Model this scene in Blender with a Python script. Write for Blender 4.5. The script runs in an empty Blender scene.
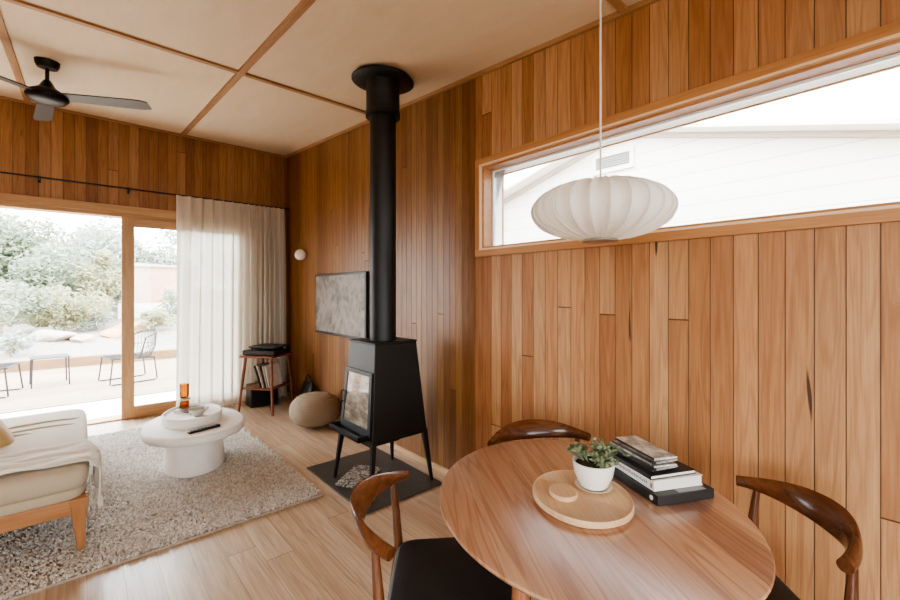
import bpy, bmesh, math, random
from math import sin, cos, pi, radians, sqrt
from mathutils import Vector, Matrix, Euler
random.seed(11)
SC = bpy.context.scene
COL = SC.collection

# ------------------------------------------------------------------ helpers
def srgb(h, k=1.0):
    h = h.lstrip('#')
    out = []
    for i in (0, 2, 4):
        c = int(h[i:i+2], 16) / 255
        out.append((c/12.92 if c <= .04045 else ((c+.055)/1.055)**2.4) * k)
    return (*out, 1.0)

class NT:
    def __init__(s, name):
        s.m = bpy.data.materials.new(name); s.m.use_nodes = True
        s.t = s.m.node_tree; s.t.nodes.clear()
        s.out = s.t.nodes.new('ShaderNodeOutputMaterial')
    def n(s, typ, ins=None, **kw):
        nd = s.t.nodes.new(typ)
        for k, v in kw.items(): setattr(nd, k, v)
        for k, v in (ins or {}).items():
            if hasattr(v, 'is_output') or isinstance(v, bpy.types.NodeSocket): s.t.links.new(v, nd.inputs[k])
            else: nd.inputs[k].default_value = v
        return nd
    def math(s, op, a, b=0.0, c=None):
        ins = {0: a, 1: b}
        if c is not None: ins[2] = c
        return s.n('ShaderNodeMath', ins, operation=op).outputs[0]
    def mix(s, f, a, b, blend='MIX'):
        nd = s.n('ShaderNodeMix', None, data_type='RGBA', blend_type=blend)
        for i, v in ((0, f), (6, a), (7, b)):
            if isinstance(v, bpy.types.NodeSocket): s.t.links.new(v, nd.inputs[i])
            else: nd.inputs[i].default_value = v
        return nd.outputs[2]
    def coord(s): return s.n('ShaderNodeTexCoord').outputs['Object']
    def ramp(s, f, stops, interp='LINEAR'):
        nd = s.n('ShaderNodeValToRGB', {0: f}); cr = nd.color_ramp; cr.interpolation = interp
        while len(cr.elements) < len(stops): cr.elements.new(.5)
        for e, (p, c) in zip(cr.elements, stops): e.position = p; e.color = c if len(c) == 4 else (*c, 1)
        return nd.outputs[0]
    def noise(s, vec, scale=5, detail=3, rough=.55, dist=0.0):
        return s.n('ShaderNodeTexNoise', {'Vector': vec, 'Scale': scale, 'Detail': detail, 'Roughness': rough, 'Distortion': dist}).outputs[0]
    def scale(s, vec, v): return s.n('ShaderNodeVectorMath', {0: vec, 1: v}, operation='MULTIPLY').outputs[0]
    def add(s, a, b): return s.n('ShaderNodeVectorMath', {0: a, 1: b}, operation='ADD').outputs[0]
    def bsdf(s, col, rough=.5, metal=0.0, bump=None, bstr=.3, bdist=.01, **kw):
        ins = {'Base Color': col, 'Roughness': rough, 'Metallic': metal}
        ins.update(kw)
        if bump is not None:
            ins['Normal'] = s.n('ShaderNodeBump', {'Height': bump, 'Strength': bstr, 'Distance': bdist}).outputs[0]
        return s.n('ShaderNodeBsdfPrincipled', ins).outputs[0]
    def fin(s, sh): s.t.links.new(sh, s.out.inputs[0]); return s.m

def plain(name, col, rough=.5, metal=0.0, var=.0, vs=8, bump=0.0, bs=60, **kw):
    t = NT(name); c = t.coord()
    col = srgb(col) if isinstance(col, str) else col
    if var:
        f = t.noise(c, vs, 4)
        d = tuple(x*(1-var) for x in col[:3])+(1,); l = tuple(min(1, x*(1+var)) for x in col[:3])+(1,)
        cc = t.ramp(f, [(.3, d), (.7, l)])
    else: cc = t.ramp(t.noise(c, 6, 2), [(.3, tuple(x*.96 for x in col[:3])+(1,)), (.7, col)])
    b = t.noise(c, bs, 3) if bump else None
    return t.fin(t.bsdf(cc, rough, metal, bump=b, bstr=bump, **kw))

def boards(name, ax, al, width, length, cols, rough=.5, groove=.035, gdark=.25, gum=.5, figure=.25, seed=0.0, coat=0.0, gstr=.8):
    """boards: ax = axis across (0,1,2), al = axis along"""
    t = NT(name); sep = t.n('ShaderNodeSeparateXYZ', {0: t.coord()})
    A = t.math('DIVIDE', t.math('ADD', sep.outputs[ax], 50.0+seed), width)
    L = sep.outputs[al]
    ida = t.math('FLOOR', A); fa = t.math('FRACT', A)
    wn = t.n('ShaderNodeTexWhiteNoise', {'W': ida}, noise_dimensions='1D')
    r0 = wn.outputs[0]
    Lo = t.math('DIVIDE', t.math('ADD', t.math('ADD', L, 40.0), t.math('MULTIPLY', r0, length*7)), length)
    idl = t.math('FLOOR', Lo); fl = t.math('FRACT', Lo)
    idv = t.n('ShaderNodeCombineXYZ', {0: ida, 1: idl, 2: 3.7}).outputs[0]
    w2 = t.n('ShaderNodeTexWhiteNoise', {'Vector': idv}, noise_dimensions='3D')
    r, rc = w2.outputs[0], w2.outputs[1]
    n = len(cols)
    base = t.ramp(r, [((i+.5)/n, srgb(c) if isinstance(c, str) else c) for i, c in enumerate(cols)])
    # grain coordinates, shifted per board
    gv = t.n('ShaderNodeCombineXYZ', {0: t.math('MULTIPLY', A, width), 1: L, 2: t.math('MULTIPLY', r, 40.0)}).outputs[0]
    fine = t.noise(t.scale(gv, (170, 5, 1)), 1.0, 3, .6)
    mid = t.noise(t.scale(gv, (26, 1.3, 1)), 1.0, 3, .6, .6)
    rings = t.math('SINE', t.math('MULTIPLY', t.noise(t.scale(gv, (9, .55, 1)), 1.0, 2, .5), 70.0))
    col = t.mix(t.math('MULTIPLY', t.ramp(fine, [(.35, (0, 0, 0)), (.75, (1, 1, 1))]), .32), base, t.mix(1.0, base, srgb('#9f7040'), 'MULTIPLY'))
    col = t.mix(t.math('MULTIPLY', t.ramp(mid, [(.4, (0, 0, 0)), (.8, (1, 1, 1))]), .42), col, t.mix(1.0, base, srgb('#935f30'), 'MULTIPLY'))
    col = t.mix(t.math('MULTIPLY', t.ramp(rings, [(.2, (0, 0, 0)), (1, (1, 1, 1))]), figure), col, t.mix(1.0, base, srgb('#ac7c48'), 'MULTIPLY'))
    if gum:
        g = t.noise(t.scale(gv, (22, 1.7, 1)), 1.0, 1, .4, .3)
        gm = t.ramp(g, [(.75, (0, 0, 0)), (.785, (1, 1, 1))])
        col = t.mix(t.math('MULTIPLY', gm, gum), col, srgb('#2a1409'))
    e = t.math('MINIMUM', fa, t.math('SUBTRACT', 1.0, fa))
    gr = t.ramp(t.math('DIVIDE', e, groove), [(.25, (0, 0, 0)), (1, (1, 1, 1))])
    el = t.math('MULTIPLY', t.math('MINIMUM', fl, t.math('SUBTRACT', 1.0, fl)), length/.004)
    jr = t.ramp(el, [(.3, (0, 0, 0)), (1, (1, 1, 1))])
    line = t.math('MULTIPLY', gr, jr)
    col = t.mix(line, t.mix(1.0, col, (gdark, gdark*.85, gdark*.75, 1), 'MULTIPLY'), col)
    hh = t.math('ADD', line, t.math('MULTIPLY', fine, .06))
    return t.fin(t.bsdf(col, t.math('ADD', t.math('MULTIPLY', mid, .15), rough-.07), bump=hh, bstr=gstr, bdist=.004, **({'Coat Weight': coat, 'Coat Roughness': .26, 'Coat IOR': 2.3 if coat > .5 else 1.8} if coat else {})))

def wood(name, light, dark, al=2, rough=.4, k=1.0, figure=.5, coat=0.0):
    t = NT(name); c = t.coord()
    s3 = [28*k]*3; s3[al] = 1.6*k
    f = t.noise(t.scale(c, tuple(s3)), 1.0, 4, .6, .8)
    s4 = [140*k]*3; s4[al] = 6*k
    g = t.noise(t.scale(c, tuple(s4)), 1.0, 2, .6)
    col = t.ramp(f, [(.28, srgb(dark)), (.72, srgb(light))])
    col = t.mix(t.math('MULTIPLY', g, figure), col, t.mix(1.0, col, srgb('#a07a5c'), 'MULTIPLY'))
    return t.fin(t.bsdf(col, rough, bump=g, bstr=.08, bdist=.002, **({'Coat Weight': coat, 'Coat Roughness': .1} if coat else {})))

class G:
    """collects shapes, builds ONE mesh object"""
    def __init__(s): s.v = []; s.f = []
    def raw(s, vs, fs, M=None):
        o = len(s.v)
        for v in vs:
            v = Vector(v); s.v.append(tuple(M @ v) if M else tuple(v))
        s.f += [tuple(i+o for i in f) for f in fs]; return s
    def box(s, c, d, rz=0.0, M=None):
        x, y, z = (q/2 for q in d)
        vs = [(sx*x, sy*y, sz*z) for sx in (-1, 1) for sy in (-1, 1) for sz in (-1, 1)]
        T = Matrix.Translation(c) @ Matrix.Rotation(rz, 4, 'Z')
        if M: T = M @ T
        return s.raw(vs, [(0, 1, 3, 2), (4, 6, 7, 5), (0, 4, 5, 1), (2, 3, 7, 6), (0, 2, 6, 4), (1, 5, 7, 3)], T)
    def span(s, a, b):
        return s.box([(p+q)/2 for p, q in zip(a, b)], [abs(q-p) for p, q in zip(a, b)])
    def loft(s, rings, close=True, caps=True, M=None):
        n = len(rings[0]); vs = [p for r in rings for p in r]; fs = []
        for i in range(len(rings)-1):
            for j in range(n if close else n-1):
                a = i*n+j; b = i*n+(j+1) % n
                fs.append((a, b, b+n, a+n))
        if caps and close:
            fs.append(tuple(range(n))[::-1]); fs.append(tuple(range((len(rings)-1)*n, len(rings)*n)))
        return s.raw(vs, fs, M)
    def lathe(s, prof, c=(0, 0, 0), n=32, sx=1.0, sy=1.0, rz=0.0, M=None, fn=None):
        rings = []
        for r, z in prof:
            ring = []
            for k in range(n):
                a = 2*pi*k/n; rr = max(r, 1e-4)*(fn(a, z) if fn else 1)
                x, y = rr*cos(a)*sx, rr*sin(a)*sy
                ring.append((c[0]+x*cos(rz)-y*sin(rz), c[1]+x*sin(rz)+y*cos(rz), c[2]+z))
            rings.append(ring)
        return s.loft(rings, M=M)
    def tube(s, pts, r, n=10, sec=None, up=None, M=None):
        """pts list, r radius or list; sec list of (rx, ry) with up vector for oriented oval sections"""
        P = [Vector(p) for p in pts]; rings = []
        prev = None
        for i, p in enumerate(P):
            t = (P[min(i+1, len(P)-1)] - P[max(i-1, 0)]).normalized()
            if up is not None: u = Vector(up[i] if isinstance(up, list) else up)
            else: u = prev if prev is not None else (Vector((0, 0, 1)) if abs(t.z) < .9 else Vector((1, 0, 0)))
            b = t.cross(u).normalized(); u = b.cross(t).normalized(); prev = u
            if sec: ra, rb = sec[i]
            else: ra = rb = (r[i] if isinstance(r, (list, tuple)) else r)
            rings.append([tuple(p + b*(ra*cos(2*pi*k/n)) + u*(rb*sin(2*pi*k/n))) for k in range(n)])
        return s.loft(rings, M=M)
    def ball(s, c, r, n=20, m=12, M=None, rot=None):
        if not isinstance(r, (list, tuple)): r = (r, r, r)
        R = rot or Matrix.Identity(3); rings = []
        for i in range(m+1):
            a = -pi/2 + pi*i/m; q = max(cos(a), 1e-3)
            rings.append([tuple(Vector(c) + R @ Vector((r[0]*q*cos(2*pi*k/n), r[1]*q*sin(2*pi*k/n), r[2]*sin(a)))) for k in range(n)])
        return s.loft(rings, M=M)
    def prism(s, poly, axis, a, b):
        def p3(u, v, w): return {0: (w, u, v), 1: (u, w, v), 2: (u, v, w)}[axis]
        return s.loft([[p3(u, v, a) for u, v in poly], [p3(u, v, b) for u, v in poly]])
    def build(s, name, mat, parent=None, smooth=False, bevel=0.0, seg=2, loc=None, rot=None, subsurf=0, angle=40):
        me = bpy.data.meshes.new(name); me.from_pydata(s.v, [], s.f)
        bm = bmesh.new(); bm.from_mesh(me); bmesh.ops.recalc_face_normals(bm, faces=bm.faces); bm.to_mesh(me); bm.free()
        if smooth: me.shade_smooth()
        o = bpy.data.objects.new(name, me); COL.objects.link(o)
        if isinstance(mat, (list, tuple)):
            for m in mat: me.materials.append(m)
        else: me.materials.append(mat)
        if parent: o.parent = parent
        if loc: o.location = loc
        if rot: o.rotation_euler = rot
        if bevel:
            md = o.modifiers.new('Bevel', 'BEVEL'); md.width = bevel; md.segments = seg; md.limit_method = 'ANGLE'; md.angle_limit = radians(35)
            me.shade_smooth()
            o.modifiers.new('WN', 'WEIGHTED_NORMAL')
        if subsurf:
            md = o.modifiers.new('Sub', 'SUBSURF'); md.levels = md.render_levels = subsurf
        if smooth and not subsurf and angle:
            try: me.set_sharp_from_angle(angle=radians(angle))
            except Exception: pass
        return o

def tag(o, label, cat, group=None, kind=None):
    o['label'] = label; o['category'] = cat
    if group: o['group'] = group
    if kind: o['kind'] = kind
    return o
def thing(name, label, cat, loc=(0, 0, 0), rz=0.0, group=None):
    o = bpy.data.objects.new(name, None); COL.objects.link(o); o.empty_display_size = .1
    o.location = loc; o.rotation_euler = (0, 0, rz)
    return tag(o, label, cat, group)
def struct(g, name, mat, parent=None, **kw):
    o = g.build(name, mat, parent, **kw)
    if not parent: o['kind'] = 'structure'
    return o
def dup(root, loc, rz, label, group=None):
    r = root.copy(); COL.objects.link(r); r.location = loc; r.rotation_euler = (0, 0, rz); r['label'] = label
    if group: r['group'] = group
    for ch in list(root.children):
        c = ch.copy(); COL.objects.link(c); c.parent = r
        for g in list(ch.children):
            d = g.copy(); COL.objects.link(d); d.parent = c
    return r

# ------------------------------------------------------------------ dimensions
XR, YB, XL, YF = 2.18, 5.97, -3.0, -3.0      # right wall, back wall, left wall, wall behind the camera
SL = .0824
def ceil_z(y): return 2.940 + SL*(y-.98)
WT = .14

# ------------------------------------------------------------------ materials
M = {}
wallcols = ['#b58458', '#c19165', '#a8754a', '#caa074', '#b7865b', '#a06c42', '#c4976b', '#b07e52', '#cfa87d', '#a9784c']
M['wall_r'] = boards('vertical timber lining', 1, 2, .0915, 5.2, wallcols, rough=.5, groove=.026, gum=.9, seed=.031)
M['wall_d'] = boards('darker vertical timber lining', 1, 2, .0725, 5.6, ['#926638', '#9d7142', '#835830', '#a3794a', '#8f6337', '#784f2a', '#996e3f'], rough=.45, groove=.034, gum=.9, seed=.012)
M['wall_b'] = boards('vertical timber lining end wall', 0, 2, .0915, 6.5, ['#a4764a', '#b08456', '#966840', '#b88f64', '#a5784c', '#8c5f3a'], rough=.5, groove=.026, gum=.9)
M['floor'] = boards('pale floorboards', 0, 1, .145, 4.2, ['#d9c5aa', '#cfb697', '#e0cfb6', '#d3bda0', '#dcc9ae', '#cdb492'], rough=.32, groove=.014, gdark=.5, gum=.35, figure=.2, gstr=.2, coat=.35)
M['deck'] = boards('pale deck boards', 1, 0, .14, 3.6, ['#b09c82', '#a69075', '#b8a58c', '#aa957a'], rough=.7, groove=.03, gdark=.45, gum=.0, figure=.1)
t = NT('plywood ceiling'); c = t.coord()
f = t.noise(t.scale(c, (9, 2.2, 3)), 1.0, 5, .65, .7); f2 = t.noise(t.scale(c, (95, 60, 50)), 1.0, 3, .7)
cc = t.ramp(f, [(.3, srgb('#e2cfb2')), (.7, srgb('#ead9c0'))]); cc = t.mix(t.math('MULTIPLY', f2, .35), cc, srgb('#cdb392'))
M['ceil'] = t.fin(t.bsdf(cc, .6))
M['batten'] = wood('ceiling batten timber', '#c09a70', '#aa8057', al=1, rough=.5)
M['battenx'] = wood('cross batten timber', '#c09a70', '#aa8057', al=0, rough=.5)
M['trim'] = wood('window casing timber', '#cb9866', '#b6804f', al=1, rough=.42)
M['trimz'] = wood('upright casing timber', '#cb9866', '#b6804f', al=2, rough=.42)
M['door'] = wood('door frame timber', '#cfab80', '#bb9264', al=2, rough=.45)
M['doorx'] = wood('door rail timber', '#cfab80', '#bb9264', al=0, rough=.45)
M['oak'] = wood('honey oak', '#cf9c6e', '#b57f50', al=2, rough=.4)
M['oakx'] = wood('honey oak rail', '#cf9c6e', '#b57f50', al=0, rough=.4)
M['walnut'] = wood('dark polished chair timber', '#7a4a2c', '#45250f', al=0, rough=.26, coat=.3)
M['walnutz'] = wood('dark polished chair leg timber', '#784a2d', '#4b2a16', al=2, rough=.25, coat=.3)
M['mid'] = wood('reddish stool timber', '#8a4f2c', '#6d3b1e', al=2, rough=.4)
M['midx'] = wood('reddish stool top timber', '#8f5833', '#6d3b1e', al=0, rough=.4)
M['table'] = boards('polished table planks', 1, 0,   .125, 30, ['#c09474', '#ae7e5e', '#d2aa88', '#9c6b52', '#c79d7c', '#976954', '#cda482'], rough=.3, groove=.008, gdark=.6, gum=.35, figure=.45, coat=1.0, gstr=.06)
M['tablez'] = wood('table leg timber', '#a9744f', '#8a573a', al=2, rough=.3, coat=.3)
M['birch'] = wood('pale turned wood', '#e4c6a0', '#d6b088', al=0, rough=.45)
M['black'] = plain('matte black steel', '#0c0b0a', .5, .0, var=.1)
M['blackfan'] = plain('satin black metal', '#100f0e', .4, .3)
M['blade'] = plain('dark grey fan blade', '#3d3a36', .5)
M['hearth'] = plain('charcoal hearth plate', '#47443f', .45, .0, var=.12, vs=6)
M['leather'] = plain('black leather', '#1d1c1b', .48, var=.15, vs=30, bump=.12, bs=220)
M['blackplastic'] = plain('black plastic', '#141312', .4)
M['plaster'] = plain('white plaster', '#f7f4ef', .75, var=.04, vs=7, bump=.5, bs=28)
M['ceramic'] = plain('white glazed ceramic', '#ece7df', .25)
M['bowl'] = plain('grey green glazed bowl', '#b9b8aa', .35)
M['soil'] = plain('dark soil', '#35291e', .9, var=.3, vs=60, bump=.8)
t = NT('grey green succulent leaf'); c = t.coord()
M['succ'] = t.fin(t.bsdf(t.ramp(t.noise(c, 40, 2), [(.3, srgb('#343f2a')), (.5, srgb('#6d7a5a')), (.72, srgb('#a3a27c'))]), .5))
def fabric(name, a, b, sc=300, bump=.3):
    t = NT(name); c = t.coord(); f = t.noise(c, sc, 2, .7); g = t.noise(c, 6, 3)
    col = t.mix(f, srgb(a), srgb(b)); col = t.mix(t.math('MULTIPLY', g, .25), col, t.mix(1.0, col, srgb('#c8bca8'), 'MULTIPLY'))
    return t.fin(t.bsdf(col, .9, bump=f, bstr=bump, bdist=.003, **{'Sheen Weight': .2}))
M['linen'] = fabric('oatmeal linen', '#cfc3ad', '#bdae94')
M['linen2'] = fabric('tan linen', '#c9a878', '#b8935f')
M['throw'] = fabric('white knitted throw', '#f8f4ed', '#ece4d8', 160, .8)
M['pouf'] = None
t = NT('knitted taupe pouf'); c = t.coord()
wv = t.n('ShaderNodeTexWave', {'Vector': c, 'Scale': 22.0, 'Distortion': 2.0, 'Detail': 2.0}, bands_direction='Z').outputs[0]
ck = t.noise(c, 60, 2)
M['pouf'] = t.fin(t.bsdf(t.mix(t.math('MULTIPLY', wv, .5), srgb('#978672'), srgb('#b09f89')), .95, bump=t.math('ADD', wv, ck), bstr=.5, bdist=.008))
M['rug'] = plain('rug backing', '#b3a595', .95, var=.2, vs=30)
t = NT('shaggy rug wool'); c = t.coord()
f = t.noise(c, 9, 3, .6); w = t.noise(c, 90, 1, .5)
M['pile'] = t.fin(t.bsdf(t.mix(.35, t.ramp(t.n('ShaderNodeNewGeometry').outputs['Random Per Island'], [(0, srgb('#aea497')), (.5, srgb('#d8d1c7')), (1, srgb('#faf7f2'))]), t.ramp(f, [(.3, srgb('#cac1b6')), (.7, srgb('#e0dad1'))])), .95, **{'Sheen Weight': .15}))
def glass(name, tint=(1, 1, 1, 1), refl=.9):
    t = NT(name)
    fr = t.n('ShaderNodeFresnel', {'IOR': 1.45}).outputs[0]
    tr = t.n('ShaderNodeBsdfTransparent', {0: tint}).outputs[0]; gl = t.n('ShaderNodeBsdfGlossy', {'Roughness': .02}).outputs[0]
    return t.fin(t.n('ShaderNodeMixShader', {0: t.math('MULTIPLY', fr, refl), 1: tr, 2: gl}).outputs[0])
M['glass'] = glass('clear window glass', (.97, .98, .97, 1))
M['amber'] = glass('amber lamp glass', (.9, .66, .36, 1))
M['amber2'] = glass('deep amber lamp oil font', (.72, .32, .12, 1))
t = NT('sheer white linen'); c = t.coord()
f = t.noise(t.scale(c, (400, 400, 60)), 1.0, 2, .6)
sh = t.n('ShaderNodeMixShader', {0: .48, 1: t.n('ShaderNodeBsdfDiffuse', {0: srgb('#f6f1e9')}).outputs[0], 2: t.n('ShaderNodeBsdfTranslucent', {0: srgb('#f0eadf')}).outputs[0]}).outputs[0]
M['sheer'] = t.fin(t.n('ShaderNodeMixShader', {0: t.math('ADD', t.math('MULTIPLY', f, .07), .0), 1: sh, 2: t.n('ShaderNodeBsdfTransparent').outputs[0]}).outputs[0])
t = NT('white lamp skin')
sh = t.n('ShaderNodeMixShader', {0: .38, 1: t.bsdf(t.ramp(t.noise(t.coord(), 30, 2), [(.3, srgb('#f8f4ee')), (.7, srgb('#fbf8f3'))]), .55), 2: t.n('ShaderNodeBsdfTranslucent', {0: srgb('#fbf6ee')}).outputs[0]}).outputs[0]
M['lamp'] = t.fin(sh)
M['lamprib'] = plain('white lamp rib', '#f1ebe2', .5)
M['steel'] = plain('brushed steel', '#a8a49c', .35, .8)
M['white'] = plain('white paint', '#ece9e4', .6)
M['cord'] = plain('white flex', '#d9d2c6', .5)
t = NT('dark glass screen with pale floral picture'); c = t.coord()
v = t.n('ShaderNodeTexVoronoi', {'Vector': t.add(c, t.n('ShaderNodeCombineXYZ', {0: t.noise(c, 5, 3), 1: t.noise(t.add(c, (7, 3, 1)), 5, 3), 2: 0.0}).outputs[0]), 'Scale': 5.5}, feature='SMOOTH_F1').outputs[0]
pt = t.ramp(t.math('ADD', t.math('MULTIPLY', v, 1.2), t.math('MULTIPLY', t.noise(c, 9, 2, .5), .35)), [(.2, srgb('#2b2724')), (.6, srgb('#6f6760')), (1.0, srgb('#968d85'))])
M['screen'] = t.fin(t.bsdf(pt, .55, **{'Coat Weight': .35, 'Coat Roughness': .08}))
t = NT('stove glass with painted reflection'); c = t.coord()
pt = t.ramp(t.noise(t.scale(c, (3, 7, 16)), 1.0, 4, .65), [(.3, srgb('#3a352c')), (.5, srgb('#7d7463')), (.7, srgb('#b3a992'))])  # mottled pale tones paint reflections and logs into the glass colour
M['fireglass'] = t.fin(t.bsdf(pt, .25, **{'Coat Weight': .8, 'Coat Roughness': .05}))
def paper(name, a, b, sc=6):
    t = NT(name); c = t.coord(); f = t.noise(c, sc, 3, .7)
    return t.fin(t.bsdf(t.ramp(f, [(.42, srgb(a)), (.58, srgb(b))]), .45))
M['pages'] = None
t = NT('paper pages'); z = t.n('ShaderNodeSeparateXYZ', {0: t.coord()}).outputs[2]
M['pages'] = t.fin(t.bsdf(t.mix(t.math('MULTIPLY', t.math('ADD', t.math('SINE', t.math('MULTIPLY', z, 3500.0)), 1.0), .3), srgb('#eae4da'), srgb('#c9c2b6')), .8))
M['bookblack'] = plain('black book cloth', '#242322', .45, var=.1, vs=20)
M['bookwhite'] = plain('white book jacket', '#e3e0dc', .4)
M['bookgrey'] = plain('grey print', '#8d8f93', .5)
M['bookblue'] = plain('blue grey print', '#7d8ba6', .5)
M['bookpink'] = plain('mauve print', '#a5737f', .5)
M['mag'] = [paper('magazine cover pale', '#9b958c', '#ddd8cf', 14), paper('magazine cover dark', '#2d2a27', '#55504a', 10), paper('magazine cover grey', '#6d6a66', '#b9b4ac', 12)]
M['magspine'] = plain('dark magazine spine', '#2b2724', .5, var=.3, vs=30)
M['news'] = paper('printed newspaper', '#2d2c2b', '#cfcac2', 60)
M['gravel'] = plain('pale gravel', '#938c81', .95, var=.35, vs=22, bump=1.0, bs=14)
M['concrete'] = plain('pale concrete', '#e6e2da', .85, var=.04, vs=3)
M['sleeper'] = wood('weathered sleeper', '#9b7f60', '#83684c', al=0, rough=.8)
M['rock'] = plain('pale rock', '#b3a697', .95, var=.3, vs=5, bump=.8, bs=9)
M['rock2'] = plain('ochre rock', '#c39c7b', .95, var=.3, vs=5, bump=.8, bs=9)
M['rust'] = plain('pinkish shed wall', '#c9a48d', .9, var=.08, vs=3)
M['bark'] = plain('grey bark', '#8d8477', .9, var=.3, vs=15)
def leaf(name, a, b):
    t = NT(name); i = t.n('ShaderNodeNewGeometry').outputs['Random Per Island']
    return t.fin(t.n('ShaderNodeMixShader', {0: .35, 1: t.bsdf(t.ramp(i, [(0, srgb(a)), (1, srgb(b))]), .6), 2: t.n('ShaderNodeBsdfTranslucent', {0: srgb(b)}).outputs[0]}).outputs[0])
M['leafA'] = leaf('grey green leaves', '#66725a', '#a9b199')
M['leafB'] = leaf('olive leaves', '#7c7c5c', '#b5b18f')
M['leafC'] = leaf('silver leaves', '#7a8476', '#b2b9aa')
M['wire'] = plain('grey outdoor wire', '#3b3937', .5, .3)
M['wboard'] = None
t = NT('white weatherboards'); z = t.n('ShaderNodeSeparateXYZ', {0: t.coord()}).outputs[2]
fz = t.math('FRACT', t.math('DIVIDE', t.math('ADD', z, 10.0), .18))
M['wboard'] = t.fin(t.bsdf(t.ramp(fz, [(.0, srgb('#b4b3b0')), (.07, srgb('#efedea')), (1, srgb('#f2f0ed'))]), .7, bump=fz, bstr=.3))
M['roofgrey'] = plain('grey eave', '#b9b6b0', .8)
M['vent'] = plain('grey louvre', '#8f9290', .6)
M['lit_edge_strip'] = plain('painted light on casing edge', '#eccba6', .4)  # pale colour stands in for light catching the casing's inner edge
M['skirt'] = plain('pale skirting timber', '#cfae86', .5)

# ------------------------------------------------------------------ room shell
g = G(); g.span((XL-.2, YF-.2, -.12), (XR+.0, YB+.12, 0)); struct(g, 'floor', M['floor'])
g = G(); zc0, zc1 = ceil_z(YF-.14), ceil_z(YB+.14)
g.prism([(YF-.14, zc0), (YB+.14, zc1), (YB+.14, zc1+.12), (YF-.14, zc0+.12)], 0, XL-.14, XR+.14); struct(g, 'ceiling', M['ceil'])
# right wall with the long window
WY0, WY1, WZ0, WZ1 = -.95, 2.12, 1.752, 2.345
g = G()
def wallpoly(g, y0, y1, z0, z1=None):
    g.prism([(y0, z0), (y1, z0), (y1, ceil_z(y1) if z1 is None else z1), (y0, ceil_z(y0) if z1 is None else z1)], 0, XR, XR+WT)
wallpoly(g, YF, WY0, -.1); wallpoly(g, WY1, 2.19, -.1); wallpoly(g, 2.19, YB, -.1); wallpoly(g, WY0, WY1, -.1, WZ0); wallpoly(g, WY0, WY1, WZ1)
wr = struct(g, 'wall_right', [M['wall_r'], M['wall_d']])
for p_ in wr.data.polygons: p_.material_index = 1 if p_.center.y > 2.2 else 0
# back wall with the door opening
DX0, DX1, DZ = -1.75, 1.70, 2.34
g = G()
def bw(x0, x1, z0, z1): g.span((x0, YB, z0), (x1, YB+WT, z1))
zb = ceil_z(YB)
bw(XL, DX0, -.1, zb); bw(DX1, XR+WT, -.1, zb); bw(DX0, DX1, DZ, zb)
struct(g, 'wall_back', M['wall_b'])
# left wall and the wall behind the camera, each with a wide window
g = G()
def lw(y0, y1, z0, z1=None): g.prism([(y0, z0), (y1, z0), (y1, ceil_z(y1) if z1 is None else z1), (y0, ceil_z(y0) if z1 is None else z1)], 0, XL-WT, XL)
lw(YF, -2.7, -.1); lw(-.1, YB, -.1); lw(-2.7, -.1, -.1, .4); lw(-2.7, -.1, 2.45)
struct(g, 'wall_left', M['wall_r'])
g = G(); zf = ceil_z(YF)
def fw(x0, x1, z0, z1): g.span((x0, YF-WT, z0), (x1, YF, z1))
fw(XL-WT, -2.0, -.1, zf); fw(1.6, XR+WT, -.1, zf); fw(-2.0, 1.6, -.1, .9); fw(-2.0, 1.6, 2.3, zf)
struct(g, 'wall_rear', M['wall_b'])

def frame_x(g, x0, x1, a0, a1, z0, z1, w):        # rectangular frame lying in a plane x = const
    g.span((x0, a0, z0), (x1, a1, z0+w)); g.span((x0, a0, z1-w), (x1, a1, z1))
    g.span((x0, a0, z0+w), (x1, a0+w, z1-w)); g.span((x0, a1-w, z0+w), (x1, a1, z1-w))
# window_1 : long horizontal window in the right wall
w1 = bpy.data.objects.new('window_1', None); COL.objects.link(w1); w1['kind'] = 'structure'
g = G(); ci = .055
g.span((XR-.022, WY0-ci, WZ0-ci), (XR, WY1+ci, WZ0)); g.span((XR-.022, WY0-ci, WZ1), (XR, WY1+ci, WZ1+ci))
g.build('casing', M['trim'], w1, bevel=.002)
g = G(); g.span((XR-.022, WY1, WZ0), (XR, WY1+ci, WZ1)); g.span((XR-.022, WY0-ci, WZ0), (XR, WY0, WZ1)); g.build('casing_upright', M['trimz'], w1, bevel=.002)
g = G(); frame_x(g, XR-.026, XR-.004, WY0-.010, WY1+.010, WZ0-.010, WZ1+.010, .012); g.build('lit_edge_strip', M['lit_edge_strip'], w1)  # strip added to paint the bright lit edge of the casing
g = G(); frame_x(g, XR-.004, XR+.085, WY0, WY1, WZ0, WZ1, .016); g.build('reveal', M['trim'], w1)
g = G(); frame_x(g, XR+.086, XR+.185, WY0+.002, WY1-.002, WZ0+.002, WZ1-.002, .022); g.build('outer_reveal', M['white'], w1)
g = G(); frame_x(g, XR+.186, XR+.200, WY0+.01, WY1-.01, WZ0+.01, WZ1-.01, .020); g.build('outer_stop', M['trim'], w1)
g = G(); g.span((XR+.10, WY0+.026, WZ0+.026), (XR+.106, WY1-.026, WZ1-.026)); g.build('pane', M['glass'], w1)
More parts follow.
